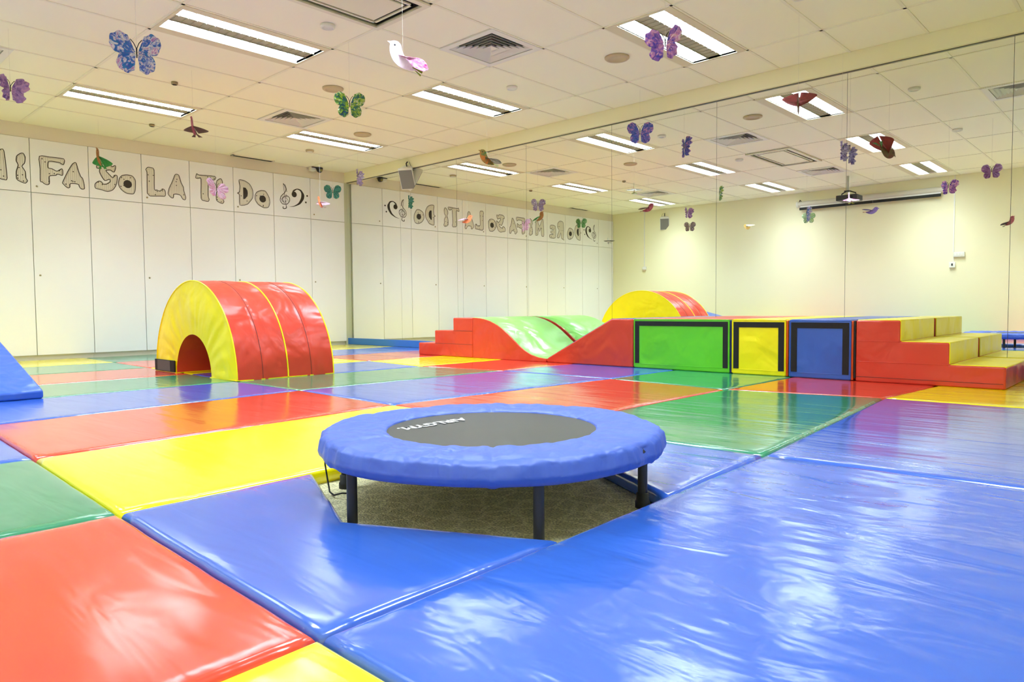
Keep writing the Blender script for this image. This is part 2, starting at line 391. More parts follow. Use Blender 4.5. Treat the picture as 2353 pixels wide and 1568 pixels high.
# ------------------------------------------------------------------ mirror wall
mx = [-0.3, 1.33, 2.5444, 3.7986, 5.0588, 6.2988, 7.5077, 8.6866, 9.8, W]
t = thing('mirror', 'full-width wall mirror of tall panels behind the row of play blocks', 'mirror', (4, 0, 0.099))
for a, b_ in zip(mx[:-1], mx[1:]):
    MB().box(a + 0.0015, b_ - 0.0015, 0.0, 0.006, 0.099, 2.548).build('mirror_panel', M_mirror, t)
MB().box(-0.3, W, 0.007, 0.0118, 0.099, 2.548).build('backing', M_medge, t)

# ------------------------------------------------------------------ cupboards (twelve door columns in six units)
G0, DW = 0.067, 0.6
ZT, ZM, ZB = 2.543, 1.928, 0.054
LET = {
'F':[(-4.171,2.349),(-4.067,2.356),(-3.923,2.354),(-3.929,2.288),(-3.952,2.295),(-3.979,2.307),(-4.079,2.305),(-4.089,2.23),(-4.049,2.223),(-4.005,2.202),(-3.977,2.214),(-3.949,2.237),(-3.94,2.219),(-3.943,2.162),(-3.97,2.164),(-3.997,2.168),(-4.011,2.153),(-4.074,2.138),(-4.082,2.108),(-4.081,2.047),(-4.104,2.032),(-4.131,2.041),(-4.152,2.059),(-4.17,2.067),(-4.167,2.209)],
'A':[(-3.945,2.079),(-3.891,2.205),(-3.851,2.283),(-3.832,2.312),(-3.808,2.329),(-3.794,2.318),(-3.774,2.231),(-3.752,2.171),(-3.734,2.152),(-3.721,2.09),(-3.717,2.033),(-3.743,2.022),(-3.766,2.038),(-3.779,2.073),(-3.816,2.079),(-3.858,2.076),(-3.872,2.062),(-3.873,2.03),(-3.892,2.02),(-3.915,2.036),(-3.937,2.059)],
'S':[(-3.575,2.327),(-3.54,2.357),(-3.431,2.363),(-3.407,2.334),(-3.371,2.356),(-3.365,2.329),(-3.384,2.272),(-3.428,2.294),(-3.478,2.281),(-3.454,2.252),(-3.401,2.2),(-3.38,2.235),(-3.352,2.233),(-3.352,2.179),(-3.369,2.111),(-3.406,2.053),(-3.466,2.026),(-3.525,2.039),(-3.598,2.052),(-3.599,2.105),(-3.561,2.14),(-3.532,2.135),(-3.513,2.11),(-3.473,2.115),(-3.433,2.147),(-3.437,2.179),(-3.492,2.156),(-3.53,2.21),(-3.549,2.261),(-3.541,2.3),(-3.576,2.295)],
'O':[(-3.34,2.147),(-3.325,2.204),(-3.294,2.243),(-3.237,2.259),(-3.175,2.25),(-3.143,2.205),(-3.142,2.149),(-3.147,2.082),(-3.166,2.033),(-3.203,2.026),(-3.254,2.031),(-3.304,2.064),(-3.332,2.105)],
'L':[(-3.012,2.355),(-2.987,2.387),(-2.949,2.386),(-2.912,2.363),(-2.916,2.12),(-2.882,2.11),(-2.849,2.099),(-2.804,2.133),(-2.781,2.101),(-2.787,2.044),(-2.851,2.037),(-2.971,2.026),(-2.991,2.049),(-3.004,2.065),(-3.0,2.312)],
'A2':[(-2.747,2.077),(-2.731,2.153),(-2.689,2.244),(-2.653,2.335),(-2.624,2.344),(-2.602,2.33),(-2.576,2.24),(-2.549,2.186),(-2.545,2.14),(-2.524,2.06),(-2.531,2.025),(-2.56,2.027),(-2.592,2.076),(-2.638,2.085),(-2.677,2.078),(-2.684,2.032),(-2.712,2.034)],
'T':[(-2.385,2.327),(-2.369,2.388),(-2.34,2.374),(-2.123,2.382),(-2.127,2.336),(-2.161,2.332),(-2.212,2.337),(-2.222,2.11),(-2.211,2.063),(-2.224,2.034),(-2.266,2.036),(-2.319,2.063),(-2.314,2.324),(-2.341,2.333)],
'I':[(-2.1,2.321),(-2.062,2.356),(-2.037,2.359),(-2.02,2.319),(-2.028,2.252),(-2.054,2.212),(-2.024,2.155),(-2.02,2.083),(-2.006,2.054),(-2.028,2.024),(-2.071,2.035),(-2.11,2.062),(-2.111,2.146),(-2.09,2.22),(-2.108,2.266)],
'D':[(-1.784,2.376),(-1.706,2.376),(-1.629,2.336),(-1.585,2.254),(-1.587,2.154),(-1.636,2.086),(-1.676,2.047),(-1.78,2.03),(-1.783,2.17),(-1.812,2.191),(-1.782,2.213),(-1.773,2.294)],
'O2':[(-1.551,2.183),(-1.525,2.236),(-1.457,2.268),(-1.39,2.263),(-1.337,2.18),(-1.328,2.105),(-1.354,2.039),(-1.423,2.026),(-1.503,2.062),(-1.548,2.12)],
'M':[(-4.74,2.36),(-4.70,2.37),(-4.62,2.23),(-4.55,2.36),(-4.51,2.36),(-4.49,2.06),(-4.52,2.04),(-4.57,2.06),(-4.58,2.20),(-4.62,2.12),(-4.67,2.21),(-4.68,2.05),(-4.72,2.03),(-4.76,2.06)],
'R':[(-5.40,2.03),(-5.40,2.36),(-5.28,2.39),(-5.21,2.34),(-5.20,2.26),(-5.25,2.19),(-5.18,2.06),(-5.21,2.03),(-5.26,2.05),(-5.31,2.15),(-5.32,2.05),(-5.35,2.02)],
'E':[(-5.13,2.03),(-5.13,2.27),(-4.97,2.28),(-4.96,2.21),(-5.05,2.20),(-5.05,2.17),(-4.98,2.16),(-4.98,2.12),(-5.05,2.11),(-5.05,2.09),(-4.94,2.08),(-4.95,2.02)],
}
DH = [(-1.725,2.281),(-1.689,2.279),(-1.664,2.245),(-1.659,2.206),(-1.666,2.164),(-1.7,2.123),(-1.729,2.116)]
BASS = [(-0.968,2.283),(-0.964,2.305),(-0.945,2.334),(-0.886,2.36),(-0.82,2.348),(-0.77,2.281),(-0.779,2.214),(-0.84,2.135),(-0.943,2.089),(-1.023,2.08),(-0.943,2.099),(-0.869,2.149),(-0.826,2.222),(-0.817,2.289),(-0.835,2.329),(-0.886,2.347),(-0.93,2.318)]
TREB = [(-1.07,2.086),(-1.11,2.411),(-1.073,2.364),(-1.064,2.326),(-1.09,2.278),(-1.148,2.22),(-1.163,2.16),(-1.129,2.112),(-1.058,2.113),(-1.014,2.163),(-1.016,2.212),(-1.055,2.236),(-1.116,2.209),(-1.135,2.163),(-1.103,2.141)]
TAIL = [(-1.07,2.092),(-1.065,2.06),(-1.096,2.044),(-1.12,2.048),(-1.119,2.074)]
def cr(pts, closed=True, n=4):
    """smooth a polyline a little"""
    out = []; N = len(pts)
    for i in range(N if closed else N - 1):
        p0 = pts[i - 1] if (closed or i > 0) else pts[i]; p1 = pts[i]; p2 = pts[(i + 1) % N]; p3 = pts[(i + 2) % N] if (closed or i + 2 < N) else p2
        for k in range(n):
            u = k / n; a = 0.35
            m1 = (a * (p2[0] - p0[0]), a * (p2[1] - p0[1])); m2 = (a * (p3[0] - p1[0]), a * (p3[1] - p1[1]))
            h1 = 2 * u ** 3 - 3 * u ** 2 + 1; h2 = -2 * u ** 3 + 3 * u ** 2; h3 = u ** 3 - 2 * u ** 2 + u; h4 = u ** 3 - u ** 2
            out.append((h1 * p1[0] + h2 * p2[0] + h3 * m1[0] + h4 * m2[0], h1 * p1[1] + h2 * p2[1] + h3 * m1[1] + h4 * m2[1]))
    if not closed: out.append(pts[-1])
    return out
def ribbon(mb, pts, wd, x, mi, closed=True):
    N = len(pts); L_, R_ = [], []
    for i in range(N):
        a = pts[i - 1] if (closed or i > 0) else pts[i]; b = pts[(i + 1) % N] if (closed or i + 1 < N) else pts[i]
        d = Vector((b[0] - a[0], b[1] - a[1])); d = d.normalized() if d.length > 1e-9 else Vector((1, 0)); n = Vector((-d.y, d.x)) * wd / 2
        L_.append((x, pts[i][0] + n.x, pts[i][1] + n.y)); R_.append((x, pts[i][0] - n.x, pts[i][1] - n.y))
    fs = []
    for i in range(N if closed else N - 1): j = (i + 1) % N; fs.append((i, j, N + j, N + i))
    mb.add(L_ + R_, fs, mi)
def circ(c, r, n=16, sq=1.0): return [(c[0] + r * cos(2 * pi * i / n), c[1] + r * sq * sin(2 * pi * i / n)) for i in range(n)]
def inside(p, poly):
    c = False; N = len(poly)
    for i in range(N):
        a, b = poly[i], poly[i - 1]
        if (a[1] > p[1]) != (b[1] > p[1]) and p[0] < (b[0] - a[0]) * (p[1] - a[1]) / (b[1] - a[1]) + a[0]: c = not c
    return c
def fillpoly(mb, poly, x0, x1, mi):
    mb.prism(poly, YZ, x0, x1, mi)
def letter(key, door, dy=0.0, extra=None, name='letter_sticker'):
    poly = [(y + dy, z) for y, z in cr(LET[key], True, 3)]
    mb = MB(); fillpoly(mb, poly, 0.0004, 0.0016, 0)
    ribbon(mb, poly, 0.0088, 0.0019, 1)
    cy = sum(p[0] for p in poly) / len(poly); cz = sum(p[1] for p in poly) / len(poly)
    inn = [(cy + (p[0] - cy) * 0.88, cz + (p[1] - cz) * 0.92) for p in poly]
    ribbon(mb, inn, 0.003, 0.0018, 2)
    rnd = random.Random(hash(key) % 1000 if False else sum(map(ord, key)))
    ys = [p[0] for p in poly]; zs = [p[1] for p in poly]
    z = min(zs) + 0.03
    # staff lines and note heads that stay inside the outline
    yv = min(ys) + 0.02
    while yv < max(ys) - 0.01:
        run = []; z = min(zs)
        while z < max(zs):
            if inside((yv, z), inn): run.append((yv, z))
            else:
                if len(run) > 6: ribbon(mb, run, 0.0022, 0.00175, 2, False)
                run = []
            z += 0.008
        if len(run) > 6: ribbon(mb, run, 0.0022, 0.00175, 2, False)
        yv += 0.022
    for q in range(60):
        p = (rnd.uniform(min(ys), max(ys)), rnd.uniform(min(zs), max(zs)))
        if q % 5 == 0 and inside(p, inn): mb.add([(0.0019, a, b) for a, b in circ(p, 0.007, 8)], [tuple(range(8))], 1)
    if extra:
        for e in extra: mb.add([(0.002, a + dy, b) for a, b in e], [tuple(range(len(e)))], 1)
    return mb.build(name, [M_paper, M_print, M_line], door)
def clefs(door, dy=0.0):
    mb = MB(); bs = [(y + dy, z) for y, z in cr(BASS, True, 3)]
    fillpoly(mb, bs, 0.0004, 0.0016, 0)
    for c, r in (((-0.936, 2.269), 0.042), ((-0.721, 2.27), 0.014), ((-0.745, 2.171), 0.014)):
        mb.add([(0.0018, a + dy, b) for a, b in circ(c, r, 18)], [tuple(range(18))], 0)
    mb.build('bass_clef_sticker', [M_print], door)
    mb = MB(); ribbon(mb, [(y + dy, z) for y, z in cr(TREB[:2], False, 2)], 0.006, 0.0012, 0, False)
    ribbon(mb, [(y + dy, z) for y, z in cr(TREB[1:], False, 5)], 0.010, 0.0013, 0, False)
    ribbon(mb, [(y + dy, z) for y, z in cr(TAIL, False, 4)], 0.012, 0.0013, 0, False)
    rnd = random.Random(5)
    for q in range(26):
        a = rnd.uniform(0, 2 * pi); r = rnd.uniform(0.02, 0.06); p = (-1.085 + r * cos(a) + dy, 2.175 + r * sin(a))
        ribbon(mb, [p, (p[0] + rnd.uniform(-.02, .02), p[1] + rnd.uniform(0.01, .03))], 0.004, 0.0014, 0, False)
    for q in range(9):
        p = (-1.10 + q * 0.003 + dy, 2.40 - q * 0.012); ribbon(mb, [p, (p[0] + 0.03, p[1] - 0.008)], 0.004, 0.0014, 0, False)
    mb.build('treble_clef_sticker', [M_print], door)
text = {2: 'clefs', 3: 'DO', 4: 'TI', 5: 'LA', 6: 'SO', 7: 'FA', 8: 'MI', 9: 'RE', 10: 'DO', 11: 'clefs'}
ulab = ['white cupboard unit beside the mirror with the two clef stickers', 'white cupboard unit lettered DO and TI, second from the mirror', 'white cupboard unit lettered LA and SO behind the play tunnel',
        'white cupboard unit lettered FA and MI', 'white cupboard unit lettered RE and DO, seen only in the mirror', 'white cupboard unit with clef stickers in the far corner of the mirror image']
def yd(n): return -(G0 + n * DW)
for u in range(6):
    yb, ya = yd(2 * u), max(yd(2 * u + 2), -LEN + 0.002)
    t = thing('cupboard', ulab[u], 'cupboard', (-0.22, (ya + yb) / 2, ZC), 'wall cupboards')
    bx('carcass', M_carc, -0.44, -0.022, ya + 0.001, yb - 0.001, ZB - 0.002, ZT, t)
    bx('plinth', M_door, -0.44, -0.05, ya + 0.001, yb - 0.001, ZC, ZB - 0.003, t)
    for q in (0, 1):
        n = 2 * u + 1 + q
        d1, d0 = yd(n - 1), max(yd(n), -LEN + 0.002)                    # d1 nearer the mirror
        g0 = 0.0045 if q == 0 else 0.002; g1 = 0.002 if q == 0 else 0.0045
        lo = bx('lower_door', M_door, -0.021, 0.0, d0 + g0 if q == 0 else d0 + 0.004, d1 - 0.002 if q == 0 else d1 - 0.002, ZB, ZM - 0.003, t, 0.0015, 1)
        up = bx('upper_door', M_door, -0.021, 0.0, d0 + g0 if q == 0 else d0 + 0.004, d1 - 0.002, ZM + 0.003, ZT - 0.002, t, 0.0015, 1)
        if q == 0:
            MB().lathe([(0, 0.006), (0.008, 0.006), (0.011, 0.003), (0.011, 0.0)], (0, d0 + 0.06, ZM + 0.075), 12, axis='x').build('lock', M_brass, up)
            MB().lathe([(0, 0.006), (0.008, 0.006), (0.011, 0.003), (0.011, 0.0)], (0, d0 + 0.06, 0.98), 12, axis='x').build('lock', M_brass, lo)
        w_ = text.get(n)
        if w_ == 'clefs': clefs(up, 0.0 if n == 2 else -9 * DW)
        elif w_ == 'DO':
            dy = 0.0 if n == 3 else -7 * DW
            letter('D', up, dy, [DH]); letter('O2', up, dy, [circ((-1.437, 2.149), 0.05, 18)])
        elif w_ == 'TI': letter('T', up); letter('I', up)
        elif w_ == 'LA': letter('L', up); letter('A2', up)
        elif w_ == 'SO': letter('S', up); letter('O', up, 0, [circ((-3.233, 2.144), 0.05, 18)])
        elif w_ == 'FA': letter('F', up); letter('A', up)
        elif w_ == 'MI': letter('M', up); letter('I', up, -2.29)
        elif w_ == 'RE': letter('R', up); letter('E', up)

# ------------------------------------------------------------------ floor mats
GX = {
 -1: [(9.66, -7.2), (8.60, -7.2), (7.53, -7.2), (6.47, -7.2), (5.40, -7.2), (4.31, -7.2), (3.3, -7.2), (2.25, -7.2), (1.17, -7.2), (0.06, -7.2)],
 0: [(9.64, -5.845), (8.566, -5.839), (7.499, -5.811), (6.458, -5.773), (5.36, -5.74), (4.29, -5.75), (3.3, -5.75), (2.25, -5.75), (1.17, -5.75), (0.06, -5.75)],
 1: [(9.60, -3.87), (8.503, -3.911), (7.42, -3.935), (6.297, -3.956), (5.202, -3.918), (4.25, -3.92), (3.3, -3.88), (2.25, -3.85), (1.149, -3.815), (0.06, -3.79)],
 2: [(9.52, -1.84), (8.348, -1.873), (7.42, -2.046), (6.40, -1.93), (5.24, -1.95), (4.28, -2.09), (3.272, -1.975), (2.2, -1.97), (1.15, -1.97), (0.06, -1.97)],
 3: [(9.56, -0.03), (8.50, -0.03), (7.45, -0.03), (6.4, -0.03), (5.3, -0.03), (4.3, -0.03), (3.3, -0.03), (2.25, -0.03), (1.15, -0.03), (0.06, -0.03)]}
CELL = {(0, -1): 'yellow', (1, -1): 'red', (2, -1): 'green', (3, -1): 'blue', (4, -1): 'red', (5, -1): 'yellow',
        (0, 0): 'blue', (2, 0): 'yellow', (3, 0): 'red', (4, 0): 'blue', (5, 0): 'green', (6, 0): 'red', (7, 0): 'green', (8, 0): 'yellow',
        (0, 1): 'blue', (1, 1): 'green', (2, 1): 'red', (3, 1): 'blue', (4, 1): 'green', (5, 1): 'blue', (6, 1): 'yellow', (7, 1): 'red', (8, 1): 'green',
        (0, 2): 'yellow', (1, 2): 'red', (2, 2): 'green', (3, 2): 'blue', (4, 2): 'red', (5, 2): 'yellow', (6, 2): 'red', (7, 2): 'blue', (8, 2): 'yellow'}
rowl = {2: 'in the row along the mirror', 1: 'in the second row from the mirror', 0: 'in the row of the trampoline', -1: 'in the row nearest the projector wall'}
ordn = ['first', 'second', 'third', 'fourth', 'fifth', 'sixth', 'seventh', 'eighth', 'ninth']
def inset(poly, d):
    """shrink a polygon (any winding) by d"""
    N = len(poly); A = sum(poly[i][0] * poly[(i + 1) % N][1] - poly[(i + 1) % N][0] * poly[i][1] for i in range(N))
    P = poly if A > 0 else poly[::-1]; out = []
    for i in range(N):
        a, b, c = Vector(P[i - 1]), Vector(P[i]), Vector(P[(i + 1) % N])
        d1 = (b - a).normalized(); d2 = (c - b).normalized(); n1 = Vector((-d1.y, d1.x)); n2 = Vector((-d2.y, d2.x))
        k = (n1 + n2); k = k / max(0.2, k.dot(n1)); out.append((b.x + k.x * d, b.y + k.y * d))
    return out
def mat_mesh(poly, c, label, gap=0.004, kind='mat'):
    rnd = random.Random(label)
    P = inset(poly, gap); n = len(P); r = 0.02; mb = MB()
    rings = [(0.004, ZC + 0.001), (0.0, ZC + 0.012), (0.0, -r)]
    for k in range(1, 5):
        a = k / 4 * pi / 2; rings.append((r * (1 - cos(a)), -r + r * sin(a)))
    rings.append((0.05, 0.0008)); rings.append((0.12, 0.0))
    subs = []
    for d, z in rings:
        q = inset(P, d) if d > 0 else inset(P, 1e-6)
        # subdivide every edge so that the rim can waver a little
        pts = []
        for i in range(n):
            a, b = q[i], q[(i + 1) % n]; m = max(2, int(hypot(b[0] - a[0], b[1] - a[1]) / 0.10))
            for k in range(m): u = k / m; pts.append((a[0] + (b[0] - a[0]) * u, a[1] + (b[1] - a[1]) * u))
        subs.append((pts, z))
    base = subs[0][0]; N = len(base)
    ring_pts = []
    for (d, z), (pts, _) in zip(rings, subs):
        # keep the vertex count of the outer ring
        q = inset(P, d) if d > 0 else inset(P, 1e-6); pts = []
        for i in range(n):
            a, b = P[i], P[(i + 1) % n]; m = max(2, int(hypot(b[0] - a[0], b[1] - a[1]) / 0.08)); a2, b2 = q[i], q[(i + 1) % n]
            for k in range(m): u = k / m; pts.append((a2[0] + (b2[0] - a2[0]) * u, a2[1] + (b2[1] - a2[1]) * u))
        wob = lambda x, y, zz: 0.0018 * noise.noise((x * 9, y * 9, zz)) if zz > -0.03 else 0
        ring_pts.append([(x + wob(x, y, z), y + wob(y, x, z), z + (wob(x + 3, y, z) if d < 0.1 else 0)) for x, y in pts])
    N = len(ring_pts[0]); vs = [p for rg in ring_pts for p in rg]; fs = []
    for k in range(len(ring_pts) - 1):
        for i in range(N): j = (i + 1) % N; fs.append((k * N + i, k * N + j, (k + 1) * N + j, (k + 1) * N + i))
    mb.add(vs, fs, 0, True)
    mb.add(ring_pts[-1], [tuple(range(N))], 0, True); mb.add(ring_pts[0], [tuple(range(N))[::-1]], 0, False)
    o = mb.build('floor_mat', vinyl(c, kind), weld=True)
    return tag(o, label, 'floor mat', 'vinyl floor mats')
for (c, s), colr in CELL.items():
    q = [GX[s][c], GX[s][c + 1], GX[s + 1][c + 1], GX[s + 1][c]]
    mat_mesh(q, colr, '%s vinyl floor mat, %s from the cupboards %s' % (colr, ordn[8 - c], rowl[s]), kind='ripple' if c == 0 and s == 0 else 'mat')
nl, nr = (8.032, -5.429), (8.03, -4.385)
mat_mesh([GX[0][1], GX[0][2], (7.47, -5.186), nl, (8.555, -5.168)], 'blue', 'blue vinyl mat with a notched edge left of the trampoline hole')
mat_mesh([GX[1][2], GX[1][1], (8.55, -4.672), nr, (7.44, -4.64)], 'blue', 'blue vinyl mat with a notched edge behind the right side of the trampoline')

# ------------------------------------------------------------------ trampoline
TX, TY, TZ, TR, TI_ = 8.02, -4.87, 0.18, 0.54, 0.335
t = thing('trampoline', 'round mini trampoline with a blue pad and black bed on six black legs', 'trampoline', (TX, TY, ZC))
def pad(u, v):
    a = 2 * pi * u; R6 = TR * (1 + 0.008 * cos(6 * (a - radians(30)))); nz = lambda f, s: noise.noise((cos(a) * f, sin(a) * f, s))
    prof = [(TI_ - 0.004, -0.016), (TI_, -0.004), (TI_ + 0.02, 0.001), (TI_ + 0.08, 0.004), (TI_ + 0.14, 0.004), (R6 - 0.045, 0.004), (R6 - 0.018, 0.0), (R6 - 0.004, -0.012), (R6, -0.03), (R6 + 0.003, -0.046), (R6 - 0.001, -0.060), (R6 - 0.010, -0.069), (R6 - 0.03, -0.070)]
    k = v * (len(prof) - 1); i = min(int(k), len(prof) - 2); fr = k - i
    r = prof[i][0] + (prof[i + 1][0] - prof[i][0]) * fr; z = prof[i][1] + (prof[i + 1][1] - prof[i][1]) * fr
    wr = 0.008 * noise.noise((cos(a) * 8, sin(a) * 8, r * 12)) + 0.006 * noise.noise((cos(a) * 24, sin(a) * 24, r * 7)) * (1 if v > 0.5 else 0.35)
    seam = min(abs(((a - radians(15)) / (pi / 3)) % 1.0), 1 - abs(((a - radians(15)) / (pi / 3)) % 1.0)) * (pi / 3) * r
    dip = -0.005 * math.exp(-(seam / 0.008) ** 2)
    return (TX + (r + (wr if v > 0.55 else 0)) * cos(a), TY + (r + (wr if v > 0.55 else 0)) * sin(a), TZ + z + wr * (0.8 if 0.15 < v < 0.7 else 0.35) + dip)
MB().grid(pad, 300, 40, cu=True).build('pad', M_pad, t)
MB().lathe([(0, -0.012), (0.2, -0.011), (0.37, -0.007), (0.40, -0.007)], (TX, TY, TZ), 60).build('bed', M_bed, t)
MB().tube([(TX + 0.516 * cos(2 * pi * i / 48), TY + 0.516 * sin(2 * pi * i / 48), TZ - 0.03) for i in range(48)], 0.015, 8, closed=True).build('frame_ring', M_blackmetal, t)
ang = [25.5, 90, 150, 210, 267, 328]
for k_, a in enumerate(ang):
    a = radians(a); lr = 0.482 if k_ == 0 else 0.516; ch = 0.3 if k_ > 3 else 1.0; x, y = TX + lr * cos(a), TY + lr * sin(a)
    lg = MB().tube([(x, y, TZ - 0.03), (x, y, ZC + 0.008)], 0.0145, 14).build('leg', M_blackmetal, t)
    MB().lathe([(0.0150, 0.046 * ch), (0.0185, 0.044 * ch), (0.0195, 0.022 * ch), (0.0225, 0.019 * ch), (0.0225, 0.0), (0, 0.0)], (x, y, ZC), 18).build('foot_cap', M_rubber, lg)
pts = [(TX - 0.43, TY - 0.34, 0.12), (TX - 0.425, TY - 0.35, 0.05), (TX - 0.42, TY - 0.345, 0.0), (TX - 0.40, TY - 0.35, ZC + 0.012), (TX - 0.36, TY - 0.36, ZC + 0.01), (TX - 0.33, TY - 0.35, ZC + 0.02), (TX - 0.32, TY - 0.32, ZC + 0.015)]
MB().tube(pts, 0.003, 6).build('cord', M_rubber, t)
cu = bpy.data.curves.new('logo', 'FONT'); cu.body = 'AIRLGYM.'; cu.size = 0.066; cu.align_x = 'CENTER'; cu.align_y = 'CENTER'; cu.offset = 0.002; cu.shear = 0.2
to = bpy.data.objects.new('logo_tmp', cu); col.objects.link(to)
bpy.context.view_layer.update()
me = bpy.data.meshes.new_from_object(to.evaluated_get(bpy.context.evaluated_depsgraph_get())); bpy.data.objects.remove(to)
me.materials.clear(); me.materials.append(M_logo)
LA, LB = Vector((7.812, -4.825)), Vector((7.812, -5.045))
lo = bpy.data.objects.new('logo_print', me); col.objects.link(lo); lo.parent = t
lo.matrix_parent_inverse = Matrix.Translation(-t.location)

# ------------------------------------------------------------------ play blocks
def piping(name, pts, r, m, parent): return MB().tube(pts, r, 6).build(name, m, parent)
YF, YB = -0.97, -0.03
HB = 0.446
# tunnel: two arch blocks
TCX, RO, RI = 3.455, 0.812, 0.352
def arch(y0, y1, label, first):
    t = thing('arch_block', label, 'play tunnel', (TCX, (y0 + y1) / 2, 0), 'tunnel arch blocks')
    def skin(u, v):
        a = pi * u; r = RO + 0.004 * sin(pi * v) * 1.2 - 0.006 * math.exp(-((v - 0.5) / 0.025) ** 2) + 0.004 * noise.noise((a * 9, v * 2.5, y0)) * sin(pi * ((v * 2) % 1))
        return (TCX + r * cos(a), y0 + (y1 - y0) * v, max(0.0, r * sin(a)))
    MB().grid(skin, 110, 24).build('outer_skin', vinyl('red'), t)
    def inner(u, v):
        a = pi * u; r = RI - 0.003 * noise.noise((cos(a) * 9, sin(a) * 9, v * 3)); return (TCX + r * cos(a), y0 + (y1 - y0) * v, max(0.0, r * sin(a)))
    MB().grid(inner, 40, 10).build('inner_lining', vinyl('red'), t)
    for ye, sg in ((y0, -1), (y1, 1)):
        bulge = 1.0 if (first and sg < 0) or (not first and sg > 0) else 0.0
        def face(u, v):
            a = pi * u; r = RI + (RO - RI) * v; pl = 0.011 * noise.noise((a * 8, v * 0.5, 3.1)) * sin(pi * min(1, v * 1.05)) + 0.012 * sin(pi * v)
            return (TCX + r * cos(a), ye + sg * pl * bulge, max(0.0, r * sin(a)))
        MB().grid(face, 120, 8).build('end_face', vinyl('yellow'), t)
        if first and sg > 0: continue
        MB().tube([(TCX + RO * cos(pi * i / 40), ye, max(0.004, RO * sin(pi * i / 40))) for i in range(41)], 0.006, 6).build('edge_piping', vinyl('yellow'), t)
    MB().tube([(TCX + (RO + 0.0005) * cos(pi * i / 40), (y0 + y1) / 2, max(0.004, (RO + 0.0005) * sin(pi * i / 40))) for i in range(41)], 0.0025, 5).build('seam', M_seam, t)
    for sx in (-1, 1):
        xa, xb = sorted((TCX + sx * RI, TCX + sx * RO))
        bx('sole', vinyl('yellow'), xa - 0.004, xb + 0.004, y0 - 0.012 if first else y0, y1, 0.0, 0.006, t)
    if first:
        bx('hook_strip', M_black, TCX - RO + 0.005, TCX - RI - 0.012, y0 - 0.020, y0 - 0.008, 0.006, 0.11, t, 0.002)
        bx('hook_strip', pm('grey_hook_pile', (0.11, 0.11, 0.10), 0.9), TCX - RO + 0.07, TCX - RI - 0.10, y0 - 0.0225, y0 - 0.02, 0.012, 0.105, t)
arch(-3.92, -3.49, 'red and yellow half-round tunnel block, the front one with a black patch', True)
arch(-3.482, -3.05, 'red and yellow half-round tunnel block, the one behind nearer the mirror', False)

# left stair block
t = thing('stair_block', 'orange-red foam stair block at the left end of the block row', 'play block', (3.36, -0.5, 0))
Z1, Z2, Z3 = 0.147, 0.300, 0.449
MB().prism([(2.89, 0), (3.838, 0), (3.838, Z3), (3.516, Z3), (3.516, Z2), (3.19, Z2), (3.19, Z1), (2.89, Z1)], XZ, YF, YB).build('body', vinyl('red'), t, 0.012, 3)
for z, xa in ((Z1, 3.19), (Z2, 3.516)): piping('seam', [(xa, YF - 0.0005, z), (3.836, YF - 0.0005, z)], 0.002, M_seam, t)
# wave slide
def wave(x):
    u = (x - 3.842) / (4.925 - 3.842)
    pts = [(0, 0.452), (0.10, 0.447), (0.16, 0.438), (0.25, 0.415), (0.345, 0.376), (0.42, 0.335), (0.49, 0.288), (0.56, 0.232), (0.64, 0.166), (0.72, 0.112), (0.81, 0.068), (0.9, 0.045), (1.0, 0.035)]
    for a, b in zip(pts[:-1], pts[1:]):
        if u <= b[0]: k = (u - a[0]) / (b[0] - a[0]); return a[1] + (b[1] - a[1]) * k
    return 0.035
t = thing('wave_slide', 'curved foam slide block with red sides and pale green top', 'play slide', (4.38, -0.5, 0))
xs = [3.842 + (4.925 - 3.842) * i / 40 for i in range(41)]
MB().prism([(3.842, 0.0), (4.925, 0.0)] + [(x, wave(x)) for x in xs[::-1]], XZ, YF, YB, smooth=False).build('side_body', vinyl('red'), t, 0.006, 2)
M_pg = vinyl('paleg')
mb = MB(); vs = []; fs = []
for x in xs: vs += [(x, YF + 0.012, wave(x) + 0.004), (x, YB - 0.012, wave(x) + 0.004), (x, YB - 0.012, wave(x) - 0.006), (x, YF + 0.012, wave(x) - 0.006)]
for i in range(40):
    for k in range(4): fs.append((i * 4 + k, (i + 1) * 4 + k, (i + 1) * 4 + (k + 1) % 4, i * 4 + (k + 1) % 4))
fs += [(3, 2, 1, 0), (160, 161, 162, 163)]
mb.add(vs, fs, 0, True).build('slide_surface', M_pg, t)
# ramp
t = thing('ramp_block', 'red foam ramp block rising from the slide to the green block', 'play block', (5.45, -0.5, 0))
MB().prism([(4.932, 0), (5.973, 0), (5.973, HB), (5.735, HB), (4.932, 0.038)], XZ, YF, YB).build('body', vinyl('red'), t, 0.012, 3)
MB().prism([(4.94, 0.037), (4.94, 0.044), (5.733, HB + 0.003), (5.965, HB + 0.003), (5.965, HB - 0.006), (5.737, HB - 0.006)], XZ, YF + 0.012, YB - 0.012).build('ramp_surface', vinyl('blue'), t)
